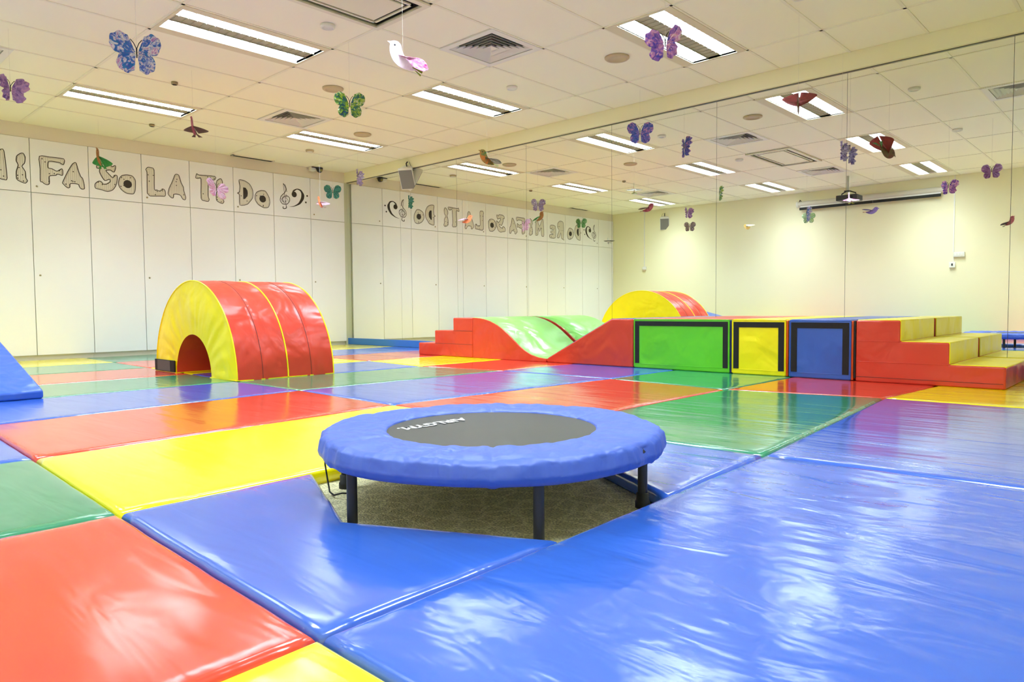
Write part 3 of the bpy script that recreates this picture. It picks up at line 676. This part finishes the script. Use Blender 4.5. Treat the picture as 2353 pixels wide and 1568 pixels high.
# three square blocks
def cube(name, x0, x1, c, top, label, vw, left=None, right=None):
    t = thing(name, label, 'play block', ((x0 + x1) / 2, -0.5, 0))
    bx('body', vinyl(c), x0, x1, YF, YB, 0.0, HB, t, 0.012, 3)
    bx('top_cover', vinyl(top), x0 + 0.008, x1 - 0.008, YF + 0.012, YB - 0.012, HB - 0.004, HB + 0.004, t, 0.003, 2)
    zt, zb = HB - 0.018, 0.045
    bx('hook_strip', M_black, x0 + 0.014, x1 - 0.014, YF - 0.004, YF + 0.004, zt - vw, zt, t, 0.001, 1)
    bx('hook_strip', M_black, x0 + 0.014, x0 + 0.014 + vw * 1.05, YF - 0.0042, YF + 0.004, zb, zt - vw + 0.002, t, 0.001, 1)
    bx('hook_strip', M_black, x1 - 0.014 - vw * 1.05, x1 - 0.014, YF - 0.0042, YF + 0.004, zb - 0.004, zt - vw + 0.002, t, 0.001, 1)
    piping('stitch_line', [(x0 + 0.01, YF - 0.001, 0.04), (x1 - 0.01, YF - 0.001, 0.042)], 0.0016, vinyl(c), t)
    for xx in (x0 + 0.003, x1 - 0.003): piping('edge_piping', [(xx, YF + 0.002, 0.01), (xx, YF + 0.002, HB - 0.006)], 0.0045, vinyl(c), t)
    piping('edge_piping', [(x0 + 0.004, YF + 0.002, HB - 0.003), (x1 - 0.004, YF + 0.002, HB - 0.003)], 0.0045, vinyl(c), t)
    if left: bx('side_panel', vinyl(left), x0 - 0.006, x0 + 0.004, YF + 0.01, YB - 0.01, 0.004, HB - 0.006, t, 0.002, 1)
    if right: bx('side_panel', vinyl(right), x1 - 0.004, x1 + 0.014, YF + 0.008, YB - 0.01, 0.004, HB - 0.004, t, 0.004, 2)
    return t
cube('foam_block', 5.985, 6.920, 'lime', 'red', 'wide lime green foam block with a black hook-strip frame', 0.042, None, 'navy')
cube('foam_block', 6.942, 7.391, 'yellow', 'yellow', 'yellow square foam block with a black hook-strip frame', 0.044, None, 'orange')
cube('foam_block', 7.417, 7.874, 'blue', 'blue', 'blue square foam block with a black hook-strip frame', 0.044, 'lime', 'orange')
# right step block
t = thing('step_block', 'red foam step block with three yellow steps at the right end', 'play block', (8.35, -0.5, 0))
q = [(7.905, 0.447, 8.2), (8.2, 0.297, 8.502), (8.502, 0.147, 8.823)]
MB().prism([(7.905, 0), (8.823, 0), (8.823, 0.147), (8.502, 0.147), (8.502, 0.297), (8.2, 0.297), (8.2, 0.447), (7.905, 0.447)], XZ, YF, YB).build('body', vinyl('red'), t, 0.012, 3)
for i, (xa, z, xb) in enumerate(q):
    bx('tread', vinyl('yellow'), xa + (0.004 if i else 0.01), xb + 0.003, YF + 0.010, YB - 0.006, z - 0.006, z + 0.004, t, 0.004, 2)
    if i < 2: bx('riser', vinyl('yellow'), xb - 0.006, xb + 0.004, YF + 0.010, YB - 0.006, z - 0.146, z - 0.002, t, 0.003, 2)
for z, xb in ((0.297, 8.2), (0.147, 8.502)): piping('seam', [(7.91, YF - 0.001, z), (xb, YF - 0.001, z)], 0.0022, vinyl('red'), t)
piping('seam', [(7.91, YF - 0.001, 0.035), (8.81, YF - 0.001, 0.035)], 0.0018, M_seam, t)
bx('hook_strip', M_black, 7.8935, 7.9065, YF - 0.004, YF + 0.03, 0.02, HB - 0.004, t, 0.002)

# incline at the left edge
t = thing('incline_mat', 'blue foam incline mat rising towards the cupboards at the left edge', 'play block', (3.4, -5.9, 0))
MB().prism([(4.316, 0.0), (4.316, 0.052), (4.29, 0.062), (2.35, 0.555), (2.30, 0.54), (2.30, 0.0)], XZ, -6.55, -5.232).build('body', vinyl('blue'), t, 0.014, 3)

# ------------------------------------------------------------------ wall fittings
def speaker(label, base, aim, tilt, sc_=1.0):
    """tapered loudspeaker; base = mount point, aim = heading of the grille in radians"""
    t = thing('wall_speaker', label, 'loudspeaker', base, 'white wall loudspeakers', rotz=aim)
    h, wd, dp = 0.27 * sc_, 0.19 * sc_, 0.17 * sc_; T_ = tilt
    def tr(p): # tilt about local y: +x is forward
        return (p[0] * cos(T_) + p[2] * sin(T_), p[1], -p[0] * sin(T_) + p[2] * cos(T_))
    poly = [(-dp, -wd * 0.18), (-dp * 0.5, -wd * 0.36), (0, -wd * 0.5), (0, wd * 0.5), (-dp * 0.5, wd * 0.36), (-dp, wd * 0.18)]
    oz = -0.06 - h
    MB().prism(poly, lambda p, hh: tr((p[0] + 0.12, p[1], hh)), oz, oz + h).build('body', M_white, t, 0.006, 2, local=True)
    mb = MB(); gp = [(-wd * 0.45, 0.01), (wd * 0.45, 0.01), (wd * 0.45, h - 0.03), (-wd * 0.45, h - 0.03)]
    mb.prism(gp, lambda p, hh: tr((0.12 + hh, p[0], oz + 0.004 + p[1])), -0.001, 0.005)
    mb.build('grille', M_grey, t, local=True)
    MB().tube([(-0.02, 0, 0.0), (0.02, 0, -0.03), tr((0.03, 0, -0.09))], 0.009, 8).build('bracket', M_blackmetal, t, local=True)
    MB().tube([(-0.02, 0.03, 0.0), (0.03, 0.06, -0.04), tr((0.0, 0.075, -0.14))], 0.003, 6).build('cable', M_rubber, t, local=True)
speaker('white loudspeaker hung from the bulkhead at the mirror', (1.60, -0.085, 2.64), radians(-62), radians(28), 1.15)
speaker('white loudspeaker on the projector wall, seen in the mirror', (1.38, -LEN + 0.03, 2.60), radians(62), radians(24), 1.05)

t = thing('dome_camera', 'small black dome camera on a white box above the cupboards', 'camera', (0.05, -0.60, H))
P = (0.10, -0.56, H)
MB().lathe([(0, -0.075), (0.02, -0.072), (0.038, -0.055), (0.046, -0.03), (0.05, -0.012), (0.05, 0.0)], P, 20).build('dome', M_blackmetal, t)
MB().lathe([(0, 0.052), (0.022, 0.048), (0.024, 0.04)], (P[0] - 0.002, P[1], H - 0.04), 14, axis='x').build('lens', pm('lens_glass', (0.25, 0.22, 0.06), 0.1), t)
bx('junction_box', M_white, 0.02, 0.09, -0.70, -0.62, H - 0.055, H, t, 0.004)
bx('mount_plate', M_blackmetal, 0.03, 0.12, -0.69, -0.53, H - 0.008, H, t, 0.002)

yb = -LEN
t = thing('projection_screen', 'rolled-up projection screen with a black bottom bar on the wall behind', 'projector screen', (5.5, yb, 2.45))
MB().tube([(4.30, yb + 0.06, 2.478), (6.735, yb + 0.06, 2.478)], 0.052, 16).build('case', pm('screen_case', (0.62, 0.60, 0.48), 0.4), t)
for xx in (4.295, 6.74): MB().lathe([(0, 0.02), (0.05, 0.018), (0.058, 0.0), (0.058, -0.02), (0, -0.022)], (xx, yb + 0.06, 2.478), 18, axis='x').build('end_cap', M_white, t)
for xx in (4.33, 6.75): MB().tube([(xx, yb, 2.545), (xx, yb + 0.06, 2.555), (xx, yb + 0.085, 2.52), (xx, yb + 0.06, 2.49)], 0.008, 8).build('hook', M_blackmetal, t)
bx('fabric_edge', M_white, 4.35, 6.68, yb + 0.085, yb + 0.09, 2.405, 2.45, t)
bx('bottom_bar', M_dark, 4.335, 6.685, yb + 0.075, yb + 0.10, 2.365, 2.412, t, 0.004)
t = thing('projector', 'black ceiling projector on a grey pole in front of the rolled screen', 'projector', (5.58, -6.0, H))
MB().tube([(5.575, -6.0, H), (5.575, -6.0, 2.46)], 0.02, 12).build('pole', pm('grey_paint', (0.5, 0.5, 0.45), 0.4), t)
bx('body', pm('projector_black', (0.03, 0.03, 0.03), 0.4), 5.43, 5.76, -6.16, -5.86, 2.285, 2.375, t, 0.012, 2)
MB().lathe([(0, 0.05), (0.03, 0.048), (0.036, 0.02), (0.036, 0.0)], (5.66, -5.86, 2.33), 18, axis='y').build('lens', M_rubber, t)
for xx in (5.48, 5.70): MB().tube([(xx, -6.0, 2.372), (xx, -6.0, 2.41), (5.575, -6.0, 2.46)], 0.01, 8).build('mount_arm', M_blackmetal, t)
bx('top_plate', M_blackmetal, 5.53, 5.62, -6.05, -5.95, 2.44, 2.455, t)
t = thing('cable_conduit', 'thin white cable conduit running down to the wall switches', 'conduit', (6.865, yb, 2.0))
MB().box(6.857, 6.873, yb, yb + 0.012, 1.43, H).build('channel', M_white, t); MB().box(6.862, 6.874, yb, yb + 0.01, 1.26, 1.345).build('channel', M_white, t)
t = thing('cable_conduit', 'thin white cable conduit running down to the socket near the corner', 'conduit', (0.847, yb, 2.0))
MB().box(0.838, 0.856, yb, yb + 0.012, 1.46, H).build('channel', M_white, t)
t = thing('switch_plate', 'wide white switch plate on the wall, seen in the mirror', 'switch', (6.95, yb, 1.38))
bx('plate', M_white, 6.868, 7.03, yb, yb + 0.04, 1.345, 1.425, t, 0.004)
for i in range(3): bx('rocker', M_white, 6.885 + i * 0.047, 6.92 + i * 0.047, yb + 0.04, yb + 0.045, 1.362, 1.408, t, 0.002)
t = thing('switch_plate', 'small square white switch with a dark key below the wide switch plate', 'switch', (6.855, yb, 1.22))
bx('plate', M_white, 6.81, 6.90, yb, yb + 0.04, 1.172, 1.262, t, 0.004); bx('key', M_dark, 6.845, 6.865, yb + 0.04, yb + 0.044, 1.20, 1.24, t)
t = thing('wall_socket', 'white wall socket below the conduit near the corner, seen in the mirror', 'socket', (0.85, yb, 1.42))
bx('plate', M_white, 0.81, 0.90, yb, yb + 0.03, 1.39, 1.46, t, 0.004); bx('outlet_cover', M_tan, 0.82, 0.89, yb, yb + 0.035, 1.36, 1.392, t, 0.003)

# logo placement on the bed (reads from the far side)
d = (LB - LA).normalized(); n2 = Vector((-d.y, d.x)); c = (LA + LB) / 2
lo.matrix_basis = Matrix(((d.x, n2.x, 0, c.x), (d.y, n2.y, 0, c.y), (0, 0, 1, TZ - 0.0085), (0, 0, 0, 1)))

# ------------------------------------------------------------------ hanging butterflies and birds
def pattern(name, cols, scale=26, rough=0.45):
    cols = [tuple(c_ + (255 - c_) * 0.18 for c_ in q_) for q_ in cols]
    if name in MATS: return MATS[name]
    m = bpy.data.materials.new(name); m.use_nodes = True; nt = m.node_tree; b = nt.nodes['Principled BSDF']; b.inputs['Roughness'].default_value = rough
    tc = nt.nodes.new('ShaderNodeTexCoord'); n = nt.nodes.new('ShaderNodeTexNoise'); n.inputs['Scale'].default_value = scale; n.inputs['Detail'].default_value = 2; n.inputs['Distortion'].default_value = 1.6
    nt.links.new(tc.outputs['Object'], n.inputs['Vector'])
    r = nt.nodes.new('ShaderNodeValToRGB'); r.color_ramp.interpolation = 'LINEAR'; el = r.color_ramp.elements
    el[0].position = 0.33; el[0].color = (*S(cols[0]), 1); el[1].position = 0.66; el[1].color = (*S(cols[-1]), 1)
    for i, c_ in enumerate(cols[1:-1]): e_ = el.new(0.33 + 0.35 * (i + 1) / (len(cols) - 1)); e_.color = (*S(c_), 1)
    nt.links.new(n.outputs['Fac'], r.inputs[0]); nt.links.new(r.outputs[0], b.inputs['Base Color'])
    tr = nt.nodes.new('ShaderNodeBsdfTranslucent'); nt.links.new(r.outputs[0], tr.inputs[0])
    mx_ = nt.nodes.new('ShaderNodeMixShader'); mx_.inputs[0].default_value = 0.55
    nt.links.new(b.outputs[0], mx_.inputs[1]); nt.links.new(tr.outputs[0], mx_.inputs[2]); nt.links.new(mx_.outputs[0], nt.nodes['Material Output'].inputs[0])
    MATS[name] = m; return m
def heading(pos, seen):
    """angle of the local x axis so that the thing faces the room's viewing side"""
    v = Vector((pos[0], pos[1] if seen == 'd' else -pos[1])) - Vector((CAM.x, CAM.y)); r = Vector((v.y * -1, v.x)) * -1; r.normalize()
    if seen == 'm': r.y = -r.y
    return atan2(r.y, r.x)
def thread(t, pos, top=0.0):
    MB().tube([(0, 0, top), (0, 0, H - pos[2])], 0.0006, 4).build('thread', M_thread, t, local=True)
def butterfly(label, pos, cols, size=0.22, turn=0.0, seen='d', fold=0.35, roll=0.0):
    t = thing('butterfly_mobile', label, 'butterfly', pos, 'hanging paper butterflies', heading(pos, seen) + turn)
    nm = 'butterfly_film_' + '_'.join('%d%d%d' % c for c in cols[:2]); m = pattern(nm, cols)
    for sg in (-1, 1):
        def wing(u, v):
            a = radians(66 - 150 * u)            # from upright to down
            up = 0.54 * (max(0, cos((a - radians(28)) * 1.5)) ** 0.6) if a > radians(-18) else 0
            dn = 0.50 * (max(0, cos((a + radians(52)) * 1.7)) ** 0.6)
            rr = max(up, dn, 0.30) * size; q = rr * (0.06 + 0.94 * v); pl = 0.05 * size * v * sin(u * 2 * pi * 7)
            x = q * cos(a) * 1.02; z = q * sin(a); y = pl
            return (sg * (x * cos(fold) + 0.004), y - x * sin(fold), z * cos(roll) - sg * x * sin(roll))
        MB().grid(wing, 56, 5).build('wing', m, t, solid=0.0008, local=True)
    mb = MB(); mb.tube([(0, 0.002, -0.09 * size), (0, 0, 0.10 * size)], [0.003, 0.004], 8); b_ = mb.build('body', M_rubber, t, local=True)
    for sg in (-1, 1): MB().tube([(0, 0, 0.09 * size), (sg * 0.05 * size, -0.01, 0.2 * size), (sg * 0.11 * size, -0.012, 0.27 * size)], 0.0022, 6).build('antenna', M_rubber, b_, local=True)
    thread(t, pos, 0.09 * size)
def bird(label, pos, body, wingc, tailc=None, size=0.22, turn=0.0, seen='d', pitch=0.0, spread=0.5, flip=1):
    t = thing('bird_mobile', label, 'bird', pos, 'hanging paper birds', heading(pos, seen) + turn)
    sil = [(-0.50, 0.20), (-0.42, 0.235), (-0.36, 0.28), (-0.26, 0.30), (-0.16, 0.25), (-0.08, 0.12), (0.05, 0.0), (0.25, -0.10), (0.36, -0.14), (0.34, -0.20), (0.15, -0.26), (-0.05, -0.26), (-0.22, -0.18), (-0.34, -0.05), (-0.40, 0.08), (-0.42, 0.17)]
    rot = lambda x, z: (x * cos(pitch) - z * sin(pitch), x * sin(pitch) + z * cos(pitch))
    P_ = [(flip * rot(x, z)[0] * size, rot(x, z)[1] * size) for x, z in cr(sil, True, 3)]
    mb = pattern('bird_card_%d%d%d_%d%d%d' % (body[0] + body[-1]), body, 20, 0.5); mw = pattern('bird_card_%d%d%d_%d%d%d' % (wingc[0] + wingc[-1]), wingc, 20, 0.5)
    bo = MB().prism(P_, XZ, -0.0012, 0.0012).build('body', mb, t, local=True)
    for sg in (-1, 1):
        def wing(u, v):
            x = -0.16 + 0.52 * u; wd_ = 0.42 * (sin(pi * min(1, u * 1.02)) ** 0.8) + 0.02; yy = wd_ * v
            xx, zz = rot(x + 0.30 * v * v, 0.0 - 0.02 * u + spread * yy * (1 - 0.9 * v) * 0.8); return (flip * xx * size, sg * (yy * size + 0.0012), zz * size)
        MB().grid(wing, 14, 6).build('wing', mw, t, solid=0.001, local=True)
    mt = pattern('bird_card_%d%d%d_%d%d%d' % ((tailc or wingc)[0] + (tailc or wingc)[-1]), tailc or wingc, 20, 0.5)
    for sg in (-1, 1):
        def tail(u, v):
            xx, zz = rot(0.28 + 0.26 * u, -0.15 - 0.06 * u); return (flip * xx * size, sg * size * (0.004 + (0.02 + 0.12 * u) * v + 0.05 * u), (zz + 0.01 * v) * size)
        MB().grid(tail, 6, 3).build('tail_feather', mt, t, solid=0.001, local=True)
    e = rot(-0.30, 0.19)
    MB().lathe([(0, 0.0022), (0.02 * size, 0.0022), (0.026 * size, 0.0)], (flip * e[0] * size, 0, e[1] * size), 10, axis='y').build('eye', M_rubber, bo, local=True)
    MB().lathe([(0, -0.0022), (0.02 * size, -0.0022), (0.026 * size, 0.0)], (flip * e[0] * size, 0, e[1] * size), 10, axis='y').build('eye', M_rubber, bo, local=True)
    p = rot(-0.06, 0.1); MB().tube([(flip * p[0] * size, 0, p[1] * size), (flip * p[0] * size, 0, H - pos[2])], 0.0006, 4).build('thread', M_thread, t, local=True)
W_ = (240, 238, 232)
butterfly('blue and mauve butterfly below the large light at upper left', (5.30, -4.95, 2.01), [(30, 130, 200), (70, 100, 200), W_, (190, 120, 190)], 0.27, -0.1, fold=0.45)
butterfly('small purple butterfly at the left edge by the ceiling', (3.12, -5.09, 2.25), [(130, 90, 160), (190, 150, 200), (215, 170, 200)], 0.23, 0.5, fold=0.5)
butterfly('purple and pink butterfly hanging in front of the light above the mirror', (7.62, -3.15, 1.94), [(80, 70, 190), (170, 110, 200), (235, 170, 210), W_], 0.20, -0.3, fold=0.4)
butterfly('green, yellow and blue butterfly beside the round tan speaker', (4.73, -3.15, 2.20), [(50, 90, 150), (60, 140, 90), (190, 210, 60), (215, 220, 210)], 0.24, 0.0, fold=0.3)
butterfly('pink butterfly in front of the letter I', (1.31, -2.70, 1.99), [(235, 170, 225), (250, 225, 245), (225, 190, 235)], 0.25, 0.3, fold=0.4, roll=0.35)
butterfly('teal butterfly in front of the last cupboard door', (0.66, -0.70, 2.26), [(20, 120, 120), (90, 170, 140), (60, 150, 150)], 0.24, 0.0, fold=0.3)
butterfly('narrow lilac butterfly seen edge-on beside the bulkhead corner', (2.59, -1.60, 2.10), [(200, 190, 215), (150, 120, 160), W_], 0.22, 1.2, fold=0.3)
butterfly('pink and blue butterfly close to the mirror', (5.70, -0.43, 2.28), [(50, 90, 185), (110, 110, 200), (225, 160, 195)], 0.25, 0.1, fold=0.25)
butterfly('thin purple butterfly hanging against the mirror seam', (7.50, -0.10, 1.87), [(110, 90, 170), (225, 215, 240)], 0.19, 1.25, fold=0.3)
butterfly('brown and grey butterfly, lower of the two by the reflected loudspeaker', (2.74, -5.86, 2.10), [(110, 95, 95), (190, 175, 160), (150, 120, 130)], 0.22, 0.1, 'm', fold=0.35)
butterfly('pale green butterfly left of the reflected projector screen', (4.86, -6.21, 2.10), [(120, 170, 110), (215, 230, 190), (150, 200, 150)], 0.22, 0.0, 'm', fold=0.35)
butterfly('mauve butterfly high at the right edge of the mirror', (8.01, -3.36, 2.10), [(150, 90, 160), (205, 165, 205)], 0.20, 0.0, 'm', fold=0.3)
butterfly('green butterfly in front of the farthest letters in the mirror', (0.55, -5.30, 2.31), [(60, 150, 90), (170, 210, 150)], 0.24, 0.2, 'm', fold=0.4)
bird('white and magenta bird with olive tail on a thread at the top', (6.30, -3.84, 2.02), [(235, 215, 235), (245, 232, 245)], [(215, 90, 170), (240, 225, 240)], [(150, 165, 20), (110, 130, 10)], 0.235, 0.15, pitch=-0.35, spread=-0.3)
bird('dark red bird flying edge-on below the small light', (3.15, -3.73, 2.20), [(120, 30, 50), (200, 90, 110)], [(100, 60, 60), (90, 70, 60)], None, 0.24, 1.35, pitch=-0.1, spread=0.2)
bird('green-winged brown hummingbird above the letter S', (0.74, -3.77, 2.28), [(160, 100, 40), (190, 130, 60)], [(30, 150, 60), (60, 175, 80)], None, 0.24, 1.2, pitch=-0.5, spread=0.5)
bird('white and pink bird seen edge-on on the last cupboard door', (1.33, -1.32, 1.97), [(235, 120, 60), (250, 150, 90)], [(245, 225, 240), (240, 215, 240)], None, 0.22, 1.2, pitch=-0.1, spread=0.7)
bird('green and orange striped bird in front of the bulkhead', (4.47, -1.33, 2.08), [(10, 110, 50), (205, 110, 30)], [(60, 80, 50), (150, 130, 120)], [(215, 235, 180), (200, 225, 160)], 0.23, 0.15, pitch=-0.3, spread=-0.2)
bird('dark red bird with a green tail in front of the mirror light', (7.52, -1.10, 2.06), [(130, 50, 50), (110, 110, 70)], [(170, 55, 55), (140, 50, 50)], [(60, 130, 60), (110, 170, 100)], 0.28, 1.5, pitch=0.75, spread=-0.5)
bird('yellow and white bird against the bright wall in the mirror', (3.88, -5.91, 2.0), [(245, 215, 130), (245, 225, 160)], [(240, 240, 225), (245, 235, 200)], None, 0.21, 0.9, 'm', pitch=0.2, spread=0.5)
bird('purple bird with an orange tail below the reflected projector screen', (5.93, -6.05, 2.10), [(110, 90, 180), (150, 120, 190)], [(80, 70, 140), (100, 80, 150)], [(225, 120, 90), (200, 110, 130)], 0.22, 0.1, 'm', pitch=0.2, spread=0.4, flip=-1)
bird('dark red bird at the right edge of the mirror', (7.66, -7.0, 1.85), [(170, 70, 80), (190, 110, 110)], [(70, 50, 60), (90, 60, 70)], None, 0.20, 0.3, 'm', pitch=-0.4, spread=-0.3, flip=-1)
bird('black and white bird in the mirror at the room corner', (1.16, -5.41, 1.90), [(230, 230, 225), (210, 210, 205)], [(30, 35, 30), (50, 50, 45)], None, 0.26, 1.4, 'm', pitch=0.0, spread=-0.5)
